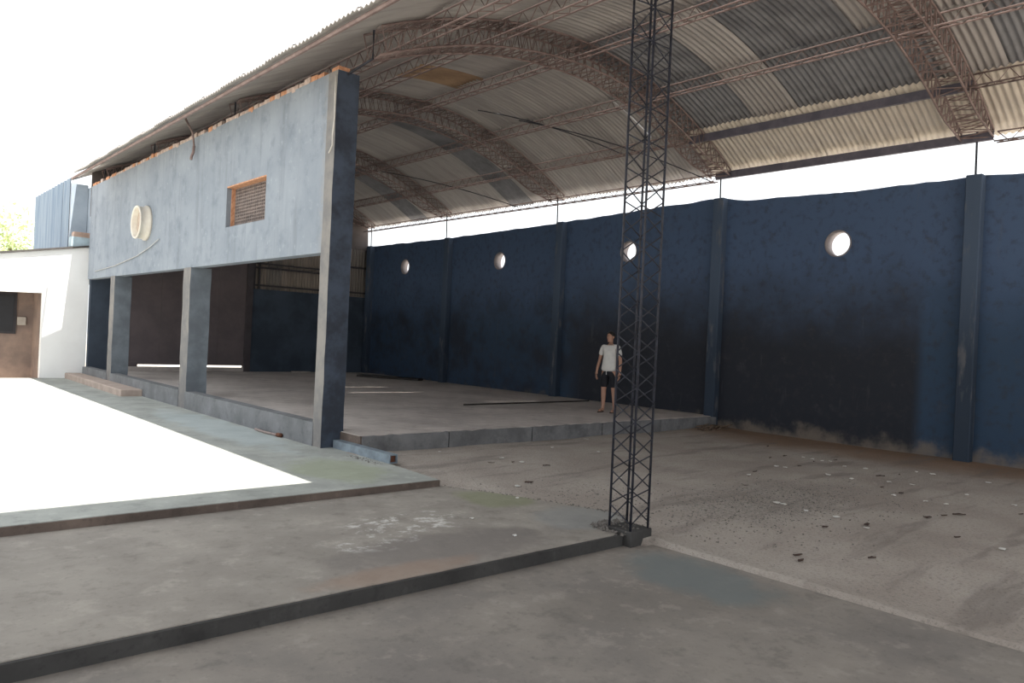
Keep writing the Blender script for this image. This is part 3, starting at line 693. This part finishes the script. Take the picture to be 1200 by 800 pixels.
def leg(s, fy):
    return [(V(0, 0, .93), (.15, .105)), (V(s*.095, .0, .86), (.092, .1)), (V(s*.10, -.005+fy*.3, .66), .08), (V(s*.105, -.012+fy*.7, .48), .056), (V(s*.11, .012+fy*.85, .34), .055), (V(s*.115, .018+fy, .12), .036), (V(s*.118, .015+fy, .055), .042), (V(s*.125, -.08+fy, .035), (.036, .028)), (V(s*.13, -.165+fy, .025), (.04, .018))]
def arm(s, out, fwd):
    return [(V(0, .01, 1.36), (.125, .085)), (V(s*.155, .01, 1.40), .058), (V(s*(.20+out*.3), .012, 1.24), .047), (V(s*(.22+out*.7), .02-fwd*.3, 1.10), .038), (V(s*(.235+out), -.01-fwd*.7, .95), .034), (V(s*(.24+out*1.1), -.03-fwd, .85), (.021, .026)), (V(s*(.24+out*1.15), -.04-fwd, .79), (.018, .036))]
torso = [(V(0, 0, .93), (.15, .105)), (V(0, -.015, 1.06), (.14, .112)), (V(0, -.01, 1.2), (.15, .105)), (V(0, .01, 1.36), (.125, .085)), (V(0, .015, 1.445), (.058, .058)), (V(-.004, .0, 1.50), (.052, .054)), (V(-.008, -.012, 1.555), (.064, .078)), (V(-.01, -.008, 1.62), (.073, .088)), (V(-.01, .0, 1.672), (.055, .066))]
hands = []
for s, out, fwd in ((-1, .03, .02), (1, .02, .03)):
    bx_, by_, bz_ = s*(.24+out*1.15), -.04-fwd, .79
    for k, (dy, L) in enumerate(((-.027, .072), (-.009, .082), (.009, .077), (.026, .06))):
        hands.append([(V(bx_, by_+dy*.8, bz_-.005), .010), (V(bx_-s*.004, by_+dy, bz_-.03-L*.35), .0088), (V(bx_-s*.016, by_+dy-.004, bz_-.03-L*.75), .008), (V(bx_-s*.032, by_+dy-.006, bz_-.03-L), .007)])
    hands.append([(V(bx_, by_-.02, bz_+.035), .012), (V(bx_-s*.012, by_-.048, bz_+.008), .0105), (V(bx_-s*.02, by_-.058, bz_-.028), .0088)])
body = skinned([torso, leg(-1, -.02), leg(1, .05), arm(-1, .03, .02), arm(1, .02, .03)], 'body')
HC = Vector((-.01, -.005, 1.60))
def hturn(p, a=math.radians(-22)):
    p = Vector(p)-HC; return Vector((p.x*math.cos(a)-p.y*math.sin(a), p.x*math.sin(a)+p.y*math.cos(a), p.z))+HC
bm = bmesh.new(); bm.from_mesh(body)
for v in bm.verts:                      # nose, brow and eye sockets, chin
    if v.co.z > 1.5 and v.co.y < -.03:
        x, z = v.co.x+.01, v.co.z
        v.co.y -= .022*math.exp(-(x/.014)**2-((z-1.585)/.022)**2)
        v.co.y += .010*(math.exp(-((x-.032)/.016)**2-((z-1.61)/.012)**2)+math.exp(-((x+.032)/.016)**2-((z-1.61)/.012)**2))
        v.co.y -= .010*math.exp(-(x/.03)**2-((z-1.525)/.016)**2)
for ch in hands:
    hm = skinned([ch], 'finger'); bm.from_mesh(hm); bpy.data.meshes.remove(hm)
for v in bm.verts:
    if v.co.z > 1.51: v.co = hturn(v.co)
bm.to_mesh(body); bm.free(); body.materials.append(m_skin)
for p in body.polygons: p.use_smooth = True
bo = link('body', body, ps)
def ellip(c, r, n=10, m=8):
    mb = MB(); c = Vector(c); vs = [c+Vector((r[0]*math.sin(math.pi*j/m)*math.cos(2*math.pi*k/n), r[1]*math.sin(math.pi*j/m)*math.sin(2*math.pi*k/n), r[2]*math.cos(math.pi*j/m))) for j in range(m+1) for k in range(n)]
    return mb.add(vs, [(j*n+k, j*n+(k+1) % n, (j+1)*n+(k+1) % n, (j+1)*n+k) for j in range(m) for k in range(n)])
def headpart(mb, name, mat):
    mb.v = [tuple(hturn(v)) for v in mb.v]; return build(mb, name, mat, bo, True)
for s in (-1, 1):
    headpart(ellip((-.01+s*.031, -.079, 1.612), (.013, .008, .007)), 'eye', plain('eye_dark', (.03, .025, .022), None, 5, .3, bump=0))
    headpart(ellip((-.01+s*.077, .008, 1.59), (.010, .022, .032)), 'ear', m_skin)
headpart(ellip((-.01, -.086, 1.549), (.024, .007, .006)), 'mouth', plain('lip', (.25, .10, .09), None, 5, .5, bump=0))
hr = MB(); n, m = 20, 10
hv = []
for j in range(m+1):
    for k in range(n):
        a = 2*math.pi*k/n; fr = max(0, -math.sin(a)); lim = math.radians(112-58*fr**.7); t = lim*j/m
        hv.append((-.01+.083*math.sin(t)*math.cos(a), .004+.100*math.sin(t)*math.sin(a), 1.615+.10*math.cos(t)))
hr.add(hv, [(j*n+k, j*n+(k+1) % n, (j+1)*n+(k+1) % n, (j+1)*n+k) for j in range(m) for k in range(n)])
headpart(hr, 'hair', m_hair)
sh_t = [(V(0, 0, .86), (.195, .15)), (V(0, -.01, .93), (.19, .148)), (V(0, -.015, 1.02), (.172, .135)), (V(0, -.012, 1.2), (.165, .12)), (V(0, .01, 1.37), (.135, .098)), (V(0, .013, 1.435), (.07, .065))]
def sleeve(s, out): return [(V(0, .01, 1.37), (.135, .098)), (V(s*.155, .01, 1.405), .068), (V(s*(.195+out*.3), .012, 1.25), .064), (V(s*(.205+out*.4), .014, 1.19), .064)]
shm = skinned([sh_t, sleeve(-1, .03), sleeve(1, .02)], 't_shirt'); shm.materials.append(m_shirt); link('t_shirt', shm, ps)
def sleg(s, fy): return [(V(0, 0, .93), (.20, .15)), (V(s*.085, .0, .85), (.125, .13)), (V(s*.105, -.006+fy*.3, .66), (.098, .1)), (V(s*.108, -.01+fy*.6, .50), (.098, .098))]
som = skinned([[(V(0, 0, .93), (.20, .15)), (V(0, 0, .99), (.20, .145))], sleg(-1, -.02), sleg(1, .05)], 'shorts'); som.materials.append(m_short); sho = link('shorts', som, ps)
build(MB().tube([(-.005, -.13, .90), (-.012, -.135, .85), (-.01, -.13, .80)], .009, 6), 'drawstring', plain('white_cord', (.7, .7, .7), None, 5, bump=0), sho, True)
m_sole = plain('dark_rubber', (.03, .02, .02), None, 8); m_strap = plain('maroon_rubber', (.07, .02, .02), None, 8)
for s, fy in ((-1, -.02), (1, .05)):
    pts = [(.045*math.cos(a)*(1 if math.sin(a) < 0 else .85), .135*math.sin(a)) for a in [2*math.pi*k/18 for k in range(18)]]
    f_ = build(MB().prism([(s*.125+x, -.06+fy+y) for x, y in pts], -.002, .016), 'flip_flop', m_sole, ps)
    build(MB().tube([(s*.125-.043, -.04+fy, .015), (s*.125-.02, -.10+fy, .05), (s*.125, -.13+fy, .035), (s*.125+.02, -.10+fy, .05), (s*.125+.043, -.04+fy, .015)], .007, 5), 'strap', m_strap, f_, True)
